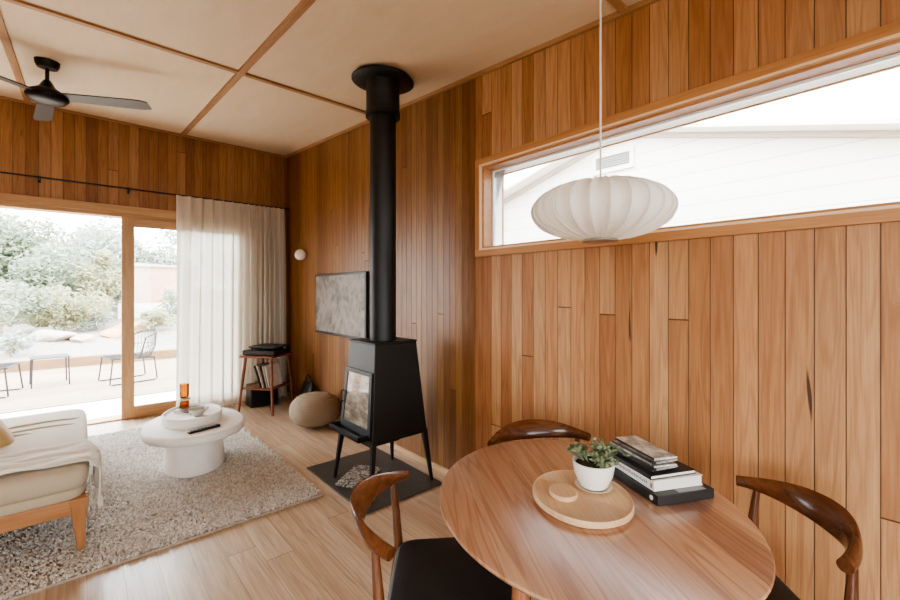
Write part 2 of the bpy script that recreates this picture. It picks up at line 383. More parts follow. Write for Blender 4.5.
# window_2, window_3 : behind and left of the camera
for nm, ax, a0, a1, z0, z1 in (('window_2', 0, -2.7, -.1, .4, 2.45), ('window_3', 1, -2.0, 1.6, .9, 2.3)):
    w = bpy.data.objects.new(nm, None); COL.objects.link(w); w['kind'] = 'structure'
    g = G(); p = G()
    if ax == 0:
        frame_x(g, XL-.1, XL-.03, a0, a1, z0, z1, .05); g.span((XL-.1, (a0+a1)/2-.03, z0+.05), (XL-.03, (a0+a1)/2+.03, z1-.05)); p.span((XL-.07, a0+.04, z0+.04), (XL-.064, a1-.04, z1-.04))
    else:
        for s in ((a0, a0+.05), (a1-.05, a1), (-.03, .03)): g.span((s[0], YF-.1, z0), (s[1], YF-.03, z1))
        g.span((a0, YF-.1, z0), (a1, YF-.03, z0+.05)); g.span((a0, YF-.1, z1-.05), (a1, YF-.03, z1)); p.span((a0+.04, YF-.07, z0+.04), (a1-.04, YF-.064, z1-.04))
    g.build('sash', M['trimz'], w); p.build('pane', M['glass'], w)
# door_1 : timber sliding door, left leaf slid open
d1 = bpy.data.objects.new('door_1', None); COL.objects.link(d1); d1['kind'] = 'structure'
g = G(); g.span((DX0-.07, YB-.022, DZ-.02), (DX1+.07, YB, DZ+.065)); g.span((DX0, YB-.012, DZ-.06), (DX1, YB+WT+.02, DZ-.02+.02)); g.build('head_casing', M['doorx'], d1, bevel=.002)
g = G()
for a, b in ((DX0-.07, DX0), (DX1, DX1+.07)): g.span((a, YB-.022, 0), (b, YB, DZ-.02))
for a, b in ((DX0, DX0+.03), (DX1-.03, DX1)): g.span((a, YB, 0), (b, YB+WT+.02, DZ-.06))
g.build('jamb', M['door'], d1, bevel=.002)
g = G(); g.span((DX0, YB+.0, .0), (DX1, YB+WT+.06, .018)); g.build('sill_track', M['doorx'], d1)
PX0, PX1, PY0, PY1, PT = .348, 1.655, YB-.03, YB+.02, DZ-.062
g = G(); g.span((PX0, PY0, .02), (PX0+.115, PY1, PT)); g.build('meeting_stile', M['door'], d1, bevel=.003)
g = G(); g.span((PX1-.1, PY0, .02), (PX1, PY1, PT)); g.build('jamb_stile', M['door'], d1, bevel=.003)
g = G(); g.span((PX0+.115, PY0+.003, .02), (PX1-.1, PY1-.003, .14)); g.build('bottom_rail', M['doorx'], d1, bevel=.003)
g = G(); g.span((PX0+.115, PY0+.003, PT-.10), (PX1-.1, PY1-.003, PT)); g.build('top_rail', M['doorx'], d1, bevel=.003)
g = G(); g.span((PX0+.11, PY0+.022, .135), (PX1-.095, PY0+.028, PT-.095)); g.build('pane', M['glass'], d1)
# ceiling battens and trims
def slope_bar(name, x0, x1, y0, y1, d, mat):
    g = G(); g.prism([(y0, ceil_z(y0)-d), (y1, ceil_z(y1)-d), (y1, ceil_z(y1)-.0005), (y0, ceil_z(y0)-.0005)], 0, x0, x1); return struct(g, name, mat)
k = 1
for x in (-1.71, -.39, .935):
    slope_bar('trim_%d' % k, x-.024, x+.024, YF, YB, .018, M['batten']); k += 1
for y in (3.52, 1.06, -1.4):
    for xa, xb in ((-3.0, -1.734), (-1.686, -.414), (-.366, .911), (.959, 2.158)):
        if y < 3 and xa < .9 and xb < 0: continue
        slope_bar('trim_%d' % k, xa, xb, y-.022, y+.022, .016, M['battenx']); k += 1
slope_bar('trim_%d' % k, XR-.022, XR-.0005, YF, YB, .03, M['batten']); k += 1
slope_bar('trim_%d' % k, XL+.001, XR-.022, YB-.02, YB-.0005, .026, M['battenx']); k += 1
g = G(); g.span((XR-.014, YF, 0.0005), (XR-.0005, YB-.03, .045)); struct(g, 'baseboard_right', M['skirt'])

# ------------------------------------------------------------------ wood stove
st = thing('wood_stove', 'black steel wood stove shaped like a tapered tower on four thin legs', 'stove', (1.742, 2.755, .012))
def half(z): return .270 - (.270-.180)*(z/1.068)
ZB, ZT = .368, 1.055
g = G()
rings = []
for z in (ZB, ZT):
    h = half(z); rings.append([(-h, -h*1.02, z), (h, -h*1.02, z), (h, h*1.02, z), (-h, h*1.02, z)])
g.loft(rings); g.build('firebox', M['black'], st, bevel=.006)
g = G(); h = half(ZT); g.box((0, 0, ZT+.006), (2*h+.012, 2*h+.014, .012)); g.build('top_plate', M['black'], st, bevel=.003)
for sx in (-1, 1):
    for sy in (-1, 1):
        g = G(); a, b = half(ZB+.02)-.016, half(0)-.006
        rings = []
        for z, hh, w in ((ZB+.03, a, .019), (ZB-.06, half(ZB-.06)-.014, .017), (0, b, .010)):
            cx, cy = sx*hh, sy*hh*1.02
            rings.append([(cx-w, cy-w, z), (cx+w, cy-w, z), (cx+w, cy+w, z), (cx-w, cy+w, z)])
        g.loft(rings); g.build('leg', M['black'], st, bevel=.003)
# glazed door on the -x face
tilt = math.atan((half(ZB)-half(ZT))/(ZT-ZB))
def face_pt(y, z, off): return (-half(z)-off*cos(tilt), y, z+off*sin(tilt)*0)
fr = G(); o = .012
def quadslab(g, y0, y1, z0, z1, a, b, yt=None):
    s0, s1 = half(z0)/.235, half(z1)/.235
    rings = [[face_pt(y0*s0, z0, q), face_pt(y1*s0, z0, q), face_pt(y1*s1, z1, q), face_pt(y0*s1, z1, q)] for q in (a, b)]
    g.loft(rings)
dz0, dz1 = .42, .86
quadslab(fr, -.222, .222, dz0, dz0+.05, .0, .012); quadslab(fr, -.222, .222, dz1-.03, dz1, .0, .012)
quadslab(fr, -.222, -.182, dz0+.05, dz1-.03, .0, .012); quadslab(fr, .182, .222, dz0+.05, dz1-.03, .0, .012)
dr = fr.build('door', M['black'], st)
p = G(); quadslab(p, -.184, .184, dz0+.048, dz1-.028, .002, .007); p.build('pane', M['fireglass'], dr)
p = G(); p.tube([face_pt(.2, .60, .010), face_pt(.2, .60, .03), face_pt(.2, .68, .03), face_pt(.2, .68, .010)], .006, 8); p.build('handle', M['black'], dr, smooth=True)
g = G(); g.box((-half(.42)-.035, .025, .404), (.10, .44, .012)); g.box((-half(.42)-.081, .025, .42), (.008, .44, .032)); g.box((-half(.42)-.035, .241, .42), (.10, .008, .032)); g.box((-half(.42)-.035, -.191, .42), (.10, .008, .032))
g.build('ash_shelf', M['black'], st)
g = G(); g.box((-.06, 0, ZB-.028), (.26, .26, .055)); g.build('ash_box', M['black'], st, bevel=.008)
zt_c = ceil_z(2.755) - .012
g = G(); g.lathe([(.1, ZT+.012), (.1, zt_c-.05)], n=40); g.build('flue_pipe', M['black'], st, smooth=True)
g = G(); g.lathe([(.107, 2.76), (.131, 2.765), (.131, 2.80), (.126, 2.805), (.126, zt_c-.03), (.131, zt_c-.02)], n=40); g.build('flue_collar', M['black'], st, smooth=True)
g = G(); Mx = Matrix.Translation((0, 0, zt_c-.0335)) @ Matrix.Rotation(math.atan(SL), 4, 'X')
g.lathe([(.10, -.012), (.225, -.012), (.236, -.004), (.236, .008), (.215, .010), (.215, .030), (.10, .030)], n=48, M=Mx); g.build('ceiling_plate', M['black'], st, smooth=True)
tag(G().span((1.385, 2.40, 0.0005), (2.045, 3.345, .0115)).build('hearth_plate', M['hearth'], bevel=.002), 'charcoal rectangular hearth plate on the floor under the stove', 'hearth')
# paper bundle under the stove
for i, (dx, dy, rz, lb) in enumerate(((0, 0, .5, 'folded newspaper lying on the hearth plate, lowest under the stove'), (.015, .01, .62, 'folded black and white newspaper on top of another under the stove'))):
    g = G(); g.box((0, 0, 0), (.30, .22, .016))
    for kk in range(2): g.box((.0, 0, .004-.006*kk), (.304, .224, .0015))
    tag(g.build('newspaper', M['news'], loc=(1.60+dx, 2.86+dy, .0225+.0172*i), rot=(0, 0, rz), bevel=.004), lb, 'newspaper', 'newspapers under the stove')

# ------------------------------------------------------------------ television, globe light, pouf
tv = thing('television', 'flat wall-mounted television with thin black frame showing a grey picture', 'television', (XR-.03, 4.29, 1.30))
g = G(); g.box((0, 0, 0), (.032, 1.20, .694)); g.build('case', M['blackplastic'], tv, bevel=.004)
g = G(); g.box((-.0172, 0, .002), (.002, 1.152, .640)); g.build('screen', M['screen'], tv)
g = G(); g.box((.022, 0, 0), (.015, .4, .3)); g.build('mount', M['blackplastic'], tv)
sc = thing('wall_light', 'small white globe wall light beside the curtain', 'light', (XR, 5.31, 1.915))
G().ball((-.060, 0, 0), .070).build('globe', M['ceramic'], sc, smooth=True, angle=0)
G().lathe([(.045, 0), (.045, .018), (.02, .022)], M=Matrix.Rotation(-pi/2, 4, 'Y')).build('base', M['steel'], sc, smooth=True)
g = G(); n = 48; rings = []
for i in range(21):
    a = -pi/2+pi*i/20; q = max(cos(a), .001)**.75; z = .165+.158*math.copysign(abs(sin(a))**.9, sin(a))*1.08+.012
    rings.append([((.265+.004*sin(12*th+z*40))*q*cos(th), (.265+.004*sin(12*th+z*40))*q*sin(th), z) for th in (2*pi*k/n for k in range(n))])
g.loft(rings); tag(g.build('pouf', M['pouf'], loc=(1.905, 4.36, .0), smooth=True, angle=0), 'round taupe knitted pouf on the floor behind the stove', 'pouf')

# ------------------------------------------------------------------ record stool in the corner
RA = radians(-52)
sr = thing('stool_table', 'reddish wooden side table in the corner with shelf and splayed legs', 'side table', (1.715, 5.33, 0), RA)
g = G(); g.box((0, 0, .672), (.44, .44, .022)); g.build('top', M['midx'], sr, bevel=.008)
g = G(); g.box((0, 0, .292), (.40, .40, .016)); g.build('shelf', M['midx'], sr, bevel=.004)
for sx in (-1, 1):
    for sy in (-1, 1):
        G().tube([(sx*.222, sy*.222, 0), (sx*.195, sy*.195, .35), (sx*.168, sy*.168, .662)], [.013, .017, .017], 12).build('leg', M['mid'], sr, smooth=True)
def at(x, y): return (1.715+x*cos(RA)-y*sin(RA), 5.33+x*sin(RA)+y*cos(RA))
rp = thing('record_player', 'black record player with lid on the corner side table', 'record player', (*at(0, 0), .6835), RA)
g = G(); g.box((0, 0, .032), (.42, .35, .052)); g.build('plinth', M['blackplastic'], rp, bevel=.006)
for sx in (-1, 1):
    for sy in (-1, 1): G().lathe([(.018, 0), (.02, .007)], (sx*.17, sy*.13, 0), 12).build('foot', M['blackplastic'], rp)
G().lathe([(.001, .059), (.15, .059), (.15, .070), (.001, .070)], (-.04, 0, 0), 40).build('platter', M['blackfan'], rp, smooth=True)
g = G(); g.lathe([(.02, .058), (.02, .085)], (.165, .11, 0), 14); g.tube([(.165, .11, .08), (.165, -.06, .082), (.13, -.10, .078)], .005, 8); g.build('tonearm', M['steel'], rp, smooth=True)
g = G(); g.box((.02, .02, .092), (.36, .30, .02)); g.box((0, .165, .075), (.40, .012, .045)); g.build('lid', M['blackplastic'], rp, bevel=.004)
names = [('black', 'nearest the curtain'), ('dark red', ''), ('', '')]
sleevecols = [('#2a2624', 'black'), ('#c9c1b2', 'cream'), ('#5a2c1e', 'dark red'), ('#a9a093', 'grey'), ('#d9d3c6', 'off white')]
for i, (hx, cn) in enumerate(sleevecols):
    g = G(); g.box((0, 0, .135), (.006, .27, .27))
    ang = -.34+.03*i
    o = g.build('record_sleeve', plain('record sleeve %s' % cn, hx, .6, var=.15, vs=9), loc=(*at(.02+.028*i, -.02), .3022), rot=Euler((0, ang, RA)).to_quaternion().to_euler())
    o.rotation_euler = (Matrix.Rotation(RA, 3, 'Z') @ Matrix.Rotation(ang, 3, 'Y')).to_euler()
    tag(o, '%s record sleeve leaning on the shelf of the corner side table' % cn, 'record', 'records on the side table shelf')
bx = thing('floor_speaker', 'black box speaker on the floor beneath the corner side table', 'speaker', (1.755, 5.62, 0), 0)
G().span((-.17, -.1, 0.001), (.16, .11, .27)).build('cabinet', M['blackplastic'], bx, bevel=.006)
g = G(); g.span((-.155, -.106, .02), (.145, -.1, .235)); g.build('grille', M['blackfan'], bx, bevel=.003)
tb = thing('tote_bag', 'slim black bag slumped against the wall beside the side table', 'bag', (2.09, 5.03, 0))
rings = []
for z, wx, wy in ((0.001, .05, .15), (.08, .062, .165), (.2, .05, .16), (.3, .025, .14), (.335, .012, .12)):
    rings.append([((abs(cos(a))**.6*math.copysign(1, cos(a)))*wx+z*.05, (abs(sin(a))**.6*math.copysign(1, sin(a)))*wy, z) for a in (2*pi*k/20 for k in range(20))])
G().loft(rings).build('body', M['leather'], tb, smooth=True)
G().tube([(.02, -.07, .31), (.015, -.06, .38), (.015, 0, .42), (.015, .06, .38), (.02, .07, .31)], .007, 8).build('strap', M['leather'], tb, smooth=True)

# ------------------------------------------------------------------ curtain and rod
RZ, RY = 2.585, YB-.12
rd = thing('curtain_rod', 'thin black curtain rod across the wall above the sliding door', 'curtain rod', (0, RY, RZ))
g = G(); g.tube([(-2.2, 0, 0), (XR-.001, 0, 0)], .009, 10); g.build('rod', M['blackfan'], rd, smooth=True)
for x in (-1.6, -.31, .41, 1.32):
    g = G(); g.tube([(x, .119, .0), (x, .0, .0)], .007, 8); g.box((x, .115, .0), (.022, .008, .07)); g.box((x, 0, -.012), (.016, .026, .012)); g.build('bracket', M['blackfan'], rd)
def curtain():
    N, H = 620, 30
    xs, ys = [], []
    ph = 0
    for i in range(N+1):
        s = i/N
        x = .83 + 1.255*s
        dens = 1.0 if s < .45 else 1.0 + .9*min(1, (s-.45)/.3)
        ph += 2*pi*dens*1.255/N/.120
        amp = .046 + .014*min(1, max(0, s-.3)/.4)
        xs.append((x, ph, amp, s))
    vs = []; fs = []
    for j in range(H+1):
        z = j/H; zz = .012 + (RZ-.012-.012)*z
        for x, ph, amp, s in xs:
            a = amp*(1.15-.45*z**3)
            w = .25*sin(ph*.31+2.0*z)+.18*sin(ph*.17+1.3)
            yy = -a*(sin(ph+w) + .35*sin(2.1*ph+1.0+.8*(1-z)))
            xx = x + .012*(1-z)*sin(3.1*s*6+1) - (.012*(1-z)*(1-s)*2) + .4*a*cos(ph*1.0)
            if z > .985: yy *= .6
            vs.append((xx, YB-.165+yy*1.0, zz))
    W = N+1
    for j in range(H):
        for i in range(N): a = j*W+i; fs.append((a, a+1, a+1+W, a+W))
    return G().raw(vs, fs)
co = curtain().build('curtain', M['sheer'], smooth=True, angle=0)
tag(co, 'sheer white floor-length curtain gathered at the right of the sliding door', 'curtain')

# ------------------------------------------------------------------ ceiling fan
fx, fy = -.19, 4.50
fz = ceil_z(fy)
fan = thing('ceiling_fan', 'black three-blade ceiling fan on a short rod', 'fan', (fx, fy, 0))
g = G(); Mx = Matrix.Translation((0, 0, fz-.001)) @ Matrix.Rotation(math.atan(SL), 4, 'X'); g.lathe([(.03, -.062), (.06, -.055), (.072, -.03), (.076, 0)], n=28, M=Mx); g.build('canopy', M['blackfan'], fan, smooth=True)
zh = 2.955
G().lathe([(.013, zh+.09), (.013, fz-.05)], n=14).build('rod', M['blackfan'], fan, smooth=True)
G().lathe([(.02, zh+.125), (.035, zh+.10), (.05, zh+.07), (.085, zh+.045), (.11, zh+.03), (.128, zh+.0), (.128, zh-.012), (.11, zh-.035), (.07, zh-.052), (.001, zh-.06)], n=36).build('motor', M['blackfan'], fan, smooth=True)
for deg in (-26, 95, 214):
    Mx = Matrix.Rotation(radians(deg), 4, 'Z') @ Matrix.Translation((0, 0, zh+.008)) @ Matrix.Rotation(radians(-11), 4, 'X')
    out = []
    for s in range(13):
        q = s/12; r = .115+.57*q; w = .052+.014*q
        if s >= 11: w *= (.93 if s == 11 else .7)
        out.append((r, w))
    rings = [[(r, -w, -.005), (r, w, -.005), (r, w, .005), (r, -w, .005)] for r, w in out]
    G().loft(rings, M=Mx).build('blade', M['blade'], fan, bevel=.002)

# ------------------------------------------------------------------ pendant
PXp, PYp, PZp = 1.342, .741, 1.733
pd = thing('pendant_lamp', 'white ribbed saucer pendant lamp hanging on a cord over the round table', 'pendant lamp', (PXp, PYp, PZp-.006))
NR, RR, HH = 25, .234, .101
def sau(f):          # f -1..1 bottom to top -> (r, z)
    z = f*HH; r = RR*(max(0, 1-abs(f)**2.15*.965))**.5 if f < 0 else RR*(max(0, 1-abs(f)**2.05*.985))**.52
    return r, z
rings = []; ns = 8
for i in range(29):
    f = -1+2*i/28; r, z = sau(f); ring = []
    for kx in range(NR*ns):
        u = (kx % ns)/ns; scal = 1-.14*(4*u*(1-u))**.8
        a = 2*pi*kx/(NR*ns); ring.append((r*scal*cos(a), r*scal*sin(a), z))
    rings.append(ring)
G().loft(rings, caps=False).build('shade', M['lamp'], pd, smooth=True, angle=0)
rb = G()
for kx in range(NR):
    a = 2*pi*kx/NR
    rb.tube([((sau(-1+2*i/20)[0]+.0008)*cos(a), (sau(-1+2*i/20)[0]+.0008)*sin(a), sau(-1+2*i/20)[1]) for i in range(21)], .0016, 5)
rb.build('ribs', M['lamprib'], pd, smooth=True)
rbm, zbm = sau(-1); rtp, ztp = sau(1)
g = G(); g.lathe([(rbm+.002, zbm+.004), (rbm+.014, zbm+.001), (rbm+.016, zbm-.006), (rbm+.004, zbm-.008)], n=40); g.build('bottom_ring', M['steel'], pd, smooth=True)
G().lathe([(.001, zbm+.0), (rbm, zbm+.0), (rbm, zbm+.004), (.001, zbm+.004)], n=40).build('diffuser', M['lamp'], pd, smooth=True)
G().lathe([(.001, ztp+.012), (.015, ztp+.011), (rtp+.006, ztp), (rtp+.004, ztp-.006)], n=30).build('top_cap', M['lamprib'], pd, smooth=True)
zce = ceil_z(PYp)-PZp+.006
G().tube([(0, 0, ztp+.008), (0, 0, zce-.02)], .0035, 8).build('cord', M['cord'], pd, smooth=True)
G().lathe([(.05, zce-.001), (.05, zce-.02), (.01, zce-.028)], n=24).build('ceiling_rose', M['white'], pd, smooth=True)

# ------------------------------------------------------------------ round table
TX, TY, TA = 1.306, .791, radians(56.5)
TAx, TBx = .567, .495
tb = thing('dining_table', 'round polished red-brown plank dining table by the timber wall', 'table', (TX, TY, 0), TA)
prof = [(.001, .712), (.94, .712), (.965, .715), (.985, .722), (.997, .731), (.992, .737), (.975, .7395), (.001, .74)]
G().lathe(prof, n=96, sx=TAx, sy=TBx).build('tabletop', M['table'], tb, smooth=True, angle=50)
for deg in (126.5, 36.5, -58.5, -151.5):
    a = radians(deg); dx, dy = cos(a), sin(a)
    G().tube([(dx*.43, dy*.40, 0), (dx*.41, dy*.38, .40), (dx*.385, dy*.355, .712)], [.017, .022, .027], 16).build('leg', M['tablez'], tb, smooth=True)
g = G()
for s in (1, -1):
    a = radians(-7 if s == 1 else 83)
    g.box((0, 0, .682 if s == 1 else .681), (.74, .05, .058), radians(126.5 if s == 1 else 33))
g.build('apron', M['tablez'], tb, bevel=.004)

# ------------------------------------------------------------------ elbow chairs
def chair(label):
    ch = thing('dining_chair', label, 'chair', (0, 0, 0), 0, 'chairs around the dining table')
    # backrest: one bow, round at the arm tips, tall and leaning back in the middle
    pts, sec, ups = [], [], []
    N = 36
    for i in range(N+1):
        w = -1+2*i/N; th = w*1.02; q = (cos(th)-cos(1.02))/(1-cos(1.02))
        x =   .304*sin(th); y = -.185-.142*q
        z = .706+.014*q
        m = max(0, q)**1.5
        pts.append((x, y, z)); sec.append((.0195-.0085*m, .0195+.029*m))
        n = Vector((x*.3, -.50*m, 1.0)).normalized(); ups.append(tuple(n))
    G().tube(pts, 0, 20, sec=sec, up=ups).build('backrest', M['walnut'], ch, smooth=True)
    for s in (-1, 1):
        tx, ty =   .304*sin(.80)*s, -.185-.142*(cos(.80)-cos(1.02))/(1-cos(1.02))
        G().tube([(s*.222, -.285, 0), (s*.222, -.238, .25), (s*.222, -.214, .43), (s*.225, -.226, .58), (tx, ty, .70)], [.012, .017, .019, .016, .011], 14).build('leg', M['walnutz'], ch, smooth=True)
        G().tube([(s*.245, .235, 0), (s*.232, .21, .22), (s*.225, .20, .42)], [.012, .018, .017], 14).build('leg', M['walnutz'], ch, smooth=True)
    g = G(); g.box((0, .20, .405), (.44, .022, .05)); g.box((0, -.212, .405), (.42, .022, .05))
    for s in (-1, 1): g.box((s*.222, -.005, .40), (.022, .40, .045))
    g.build('seat_frame', M['walnut'], ch, bevel=.004)
    rings = []
    for z, k in ((.428, .97), (.436, 1.0), (.455, 1.0), (.464, .985), (.4695, .93), (.472, .6), (.4725, .02)):
        ring = []
        for kx in range(48):
            a = 2*pi*kx/48; cx, cy = cos(a), sin(a); e = .28
            X = math.copysign(abs(cx)**e, cx); Y = math.copysign(abs(cy)**e, cy)
            ring.append((X*(.222+.03*(Y+1)/2)*k, (.005+Y*.222)*k, z))
        rings.append(ring)
    G().loft(rings).build('seat', M['leather'], ch, smooth=True, angle=60)
    return ch
def face(dx, dy): return math.atan2(dy, dx)-pi/2
c0 = chair('dark bentwood elbow chair with black seat, nearest the stove')
c0.location = (.968, 1.078, 0); c0.rotation_euler = (0, 0, face(.76, -.65))
dup(c0, (1.619, .457, 0), face(-.672, .74), 'dark bentwood elbow chair at the right edge, in front of the pale wall boards')
dup(c0, (1.625, 1.105, 0), face(-.506, -.863), 'dark bentwood elbow chair behind the table, only its curved backrest showing')

# ------------------------------------------------------------------ things on the table
HT = .7405
FW = math.atan2(.75, .661)
tr = G().lathe([(.001, 0), (.90, 0), (.93, .004), (.93, .009), (1.0, .012), (1.0, .026), (.985, .0295), (.96, .0265), (.001, .0260)], n=64, sx=.184, sy=.160).build('serving_board', M['birch'], loc=(1.268, .770, HT), rot=(0, 0, FW), smooth=True, angle=35)
tag(tr, 'round pale wooden turntable board on the dining table', 'serving board')
HB = HT+.0262
cs = G().lathe([(.001, 0), (.95, 0), (1, .003), (1, .013), (.95, .016), (.001, .016)], n=40, sx=.054, sy=.046).build('coaster', M['birch'], loc=(1.216, .806, HB), rot=(0, 0, FW), smooth=True, angle=35)
tag(cs, 'small round pale wood lid on the turntable board, left of the potted plant', 'wooden lid')
sa = G().lathe([(.001, 0), (.045, 0), (.060, .008), (.063, .011), (.058, .0105), (.045, .0045), (.001, .0045)], n=40).build('saucer', plain('glazed cream saucer', '#d9cdb9', .3), loc=(1.338, .765, HB+.0005), smooth=True)
tag(sa, 'cream saucer under the small white plant pot', 'saucer')
pp = thing('potted_succulent', 'small grey-green succulent in a white pot on the turntable board', 'potted plant', (1.338, .765, HB+.006))
G().lathe([(.001, 0), (.040, 0), (.047, .008), (.064, .045), (.070, .078), (.071, .088), (.067, .089), (.064, .078), (.001, .076)], n=40).build('pot', M['ceramic'], pp, smooth=True, angle=50)
G().lathe([(.001, .0), (.062, 0), (.05, .008), (.001, .012)], (0, 0, .0765), 24).build('soil', M['soil'], pp, smooth=True)
g = G(); rnd = random.Random(5)
for cl in range(26):
    a = rnd.uniform(0, 2*pi); r = .060*sqrt(rnd.random()); cx, cy, cz = r*cos(a), r*sin(a), .085+rnd.uniform(.0, .045)*(1-r/.09)
    tip = Vector((cx*1.35, cy*1.35, cz+.012))
    g.tube([(cx*.6, cy*.6, .078), tuple(tip)], .002, 5)
    for l in range(9):
        b = 2*pi*l/9*1.618*2; el = .25+.09*l
        d = Vector((cos(b)*cos(el), sin(b)*cos(el), sin(el)))
        R = d.to_track_quat('X', 'Z').to_matrix()
        g.ball(tuple(tip+d*.011), (.0125, .0062, .003), 8, 5, rot=R)
for q in range(4):
    a = -.3+rnd.uniform(-.8, .8); p0 = Vector((.03*cos(a), .03*sin(a), .09)); ln = rnd.uniform(.05, .085)
    pts = [tuple(p0+Vector((cos(a)*ln*s, sin(a)*ln*s, .045*sin(s*2.6)))) for s in (0, .35, .7, 1)]
    g.tube(pts, .0014, 5)
    for p in pts[1:]:
        for l in range(3):
            d = Vector((rnd.uniform(-1, 1), rnd.uniform(-1, 1), rnd.uniform(-.2, 1))).normalized()
            g.ball(tuple(Vector(p)+d*.007), (.009, .005, .0028), 8, 5, rot=d.to_track_quat('X', 'Z').to_matrix())
g.build('foliage', M['succ'], pp, smooth=True, angle=0)
# books: local x to the right along the short end (page end faces camera right), local y away
BR = math.atan2(-.13, .255)
bk = Vector((1.426, .584)); ux = Vector((cos(BR), sin(BR))); uy = Vector((-sin(BR), cos(BR)))
def bookpos(x, y): p = bk+ux*x+uy*y; return (p.x, p.y)
def book(name, label, x0, y0, w, d, th, z, cover, skew=0.0, over=.003):
    """spine runs along the local y axis at x=0"""
    p = bookpos(x0, y0)
    b = thing(name, label, 'book', (*p, z), BR+skew, 'books stacked on the dining table')
    g = G(); ct = .0025
    g.span((0, 0, 0), (w, d, ct)); g.span((0, 0, th-ct), (w, d, th)); g.span((0, 0, ct), (ct, d, th-ct))
    g.build('cover', cover, b, bevel=.0008)
    G().span((ct, over, ct), (w-over, d-over, th-ct)).build('pages', M['pages'], b)
    return b
z = HT
b1 = thing('book_box', 'large black slipcase lying flat at the bottom of the table stack', 'book', (*bookpos(0, 0), z), BR, 'books stacked on the dining table')
G().span((0, 0, 0), (.228, .305, .033)).build('case', M['bookblack'], b1, bevel=.002)
g = G(); g.lathe([(.001, 0), (.008, 0), (.008, .0008), (.001, .0008)], n=20, M=Matrix.Translation((-.0005, .03, .0165)) @ Matrix.Rotation(-pi/2, 4, 'Y')); g.build('emblem', M['bookwhite'], b1)
G().span((.09, .006, .0328), (.20, .028, .0336)).build('cover_label', M['bookgrey'], b1)
z += .0338
b2 = book('book', 'thick white-jacketed book second from the bottom of the table stack',   .010, .03, .200, .262, .036, z, M['bookwhite'])
g = G(); rnd = random.Random(3)
y = .03
for q in range(14):
    l = rnd.uniform(.004, .010); y += l+.0035
    if y > .20: break
    g.span((-.0006, y-l, .013), (.0, y, .013+rnd.uniform(.007, .012)))
g.build('spine_print', M['bookgrey'], b2)
G().span((-.0006, .008, .008), (0, .018, .024)).build('spine_mark', M['bookpink'], b2)
z += .0362
b3 = book('book', 'thin black book third from the bottom of the table stack', .004, .038, .190, .255, .014, z, M['bookblack'], .03)
z += .0142
mags = [('dark', 1, .007), ('grey', 2, .008), ('pale grey', 0, .007), ('black', 1, .008), ('mottled', 2, .007), ('pale top', 0, .008)]
for i, (nm, mi, th) in enumerate(mags):
    where = ['lowest of the magazines', 'second of the magazines', 'third of the magazines', 'fourth of the magazines', 'fifth of the magazines', 'topmost of the magazines'][i]
    ox = .034+.006*sin(i*1.7); oy = .058+.008*cos(i*2.3)
    p = bookpos(ox, oy)
    m = thing('magazine', '%s on top of the table book stack, counted from below' % where if i < 5 else 'topmost magazine with pale cover on the table book stack', 'magazine', (*p, z), BR+.05*sin(i*2.1)+.03, 'magazines on the book stack')
    rings = []
    for y in (0, .11, .22):
        ring = [(.0, y, 0), (.05, y, 0), (.092, y, .001), (.096, y, th*.5), (.092, y, th*.9), (.05, y, th), (.0, y, th)]
        rings.append(ring)
    G().loft(rings).build('pages', [M['mag'][mi]], m, bevel=.001)
    G().span((-.0012, .0005, .0003), (.004, .2195, th-.0003)).build('spine', M['magspine'] if i != 3 else M['mag'][2], m)
    z += th+.0003

# ------------------------------------------------------------------ plaster coffee table
CX, CY = .71, 3.985
ct = thing('coffee_table', 'white plaster pedestal coffee table with a rounded thick top', 'coffee table', (CX, CY, .034), radians(80))
def org(a, z): return 1+.025*sin(2*a+.6)+.02*cos(3*a)
G().lathe([(.001, .275), (.93, .275), (.985, .285), (1.0, .305), (1.0, .325), (.985, .342), (.95, .348), (.001, .348)], n=72, sx=.46, sy=.365, fn=org).build('tabletop', M['plaster'], ct, smooth=True, angle=60)
G().lathe([(.98, 0), (1.0, .01), (.95, .14), (.98, .276)], n=56, sx=.30, sy=.225, fn=lambda a, z: 1+.03*cos(2*a)).build('pedestal', M['plaster'], ct, smooth=True, angle=60)
ZC = .034+.3485
ty = tag(G().lathe([(.001, 0), (.95, 0), (1, .01), (1, .06), (.97, .075), (.91, .075), (.88, .062), (.001, .06)], n=56, sx=.275, sy=.215, fn=lambda a, z: 1+.02*cos(3*a)).build('plaster_tray', M['plaster'], loc=(.70, 4.02, ZC), rot=(0, 0, radians(80)), smooth=True, angle=60), 'thick round white plaster tray on the coffee table', 'tray')
ZTt = ZC+.0605
ol = thing('oil_lamp', 'amber glass oil lamp on the plaster tray of the coffee table', 'oil lamp', (.675, 4.235, ZTt))
G().lathe([(.001, 0), (.034, 0), (.037, .006), (.036, .05), (.030, .062), (.001, .062)], n=28).build('font', M['amber2'], ol, smooth=True)
G().lathe([(.024, .062), (.048, .070), (.05, .080), (.03, .088), (.022, .09)], n=28).build('collar', M['ceramic'], ol, smooth=True)
G().lathe([(.033, .088), (.036, .11), (.036, .205), (.033, .206), (.033, .11), (.030, .090)], n=28).build('chimney', M['amber'], ol, smooth=True)
mg = thing('coffee_table_book', 'grey magazine lying on the plaster tray beside the bowl', 'book', (.70, 4.07, ZTt+.0005), .5)
G().span((-.10, -.075, 0), (.10, .075, .016)).build('pages', M['pages'], mg)
G().span((-.102, -.077, .0162), (.102, .077, .019)).build('cover', M['mag'][1], mg, bevel=.001)
bo = G().lathe([(.001, 0), (.028, 0), (.034, .006), (.060, .035), (.066, .055), (.062, .055), (.055, .036), (.03, .012), (.001, .010)], n=36).build('bowl', M['bowl'], loc=(.715, 3.90, ZTt+.0005), smooth=True, angle=60)
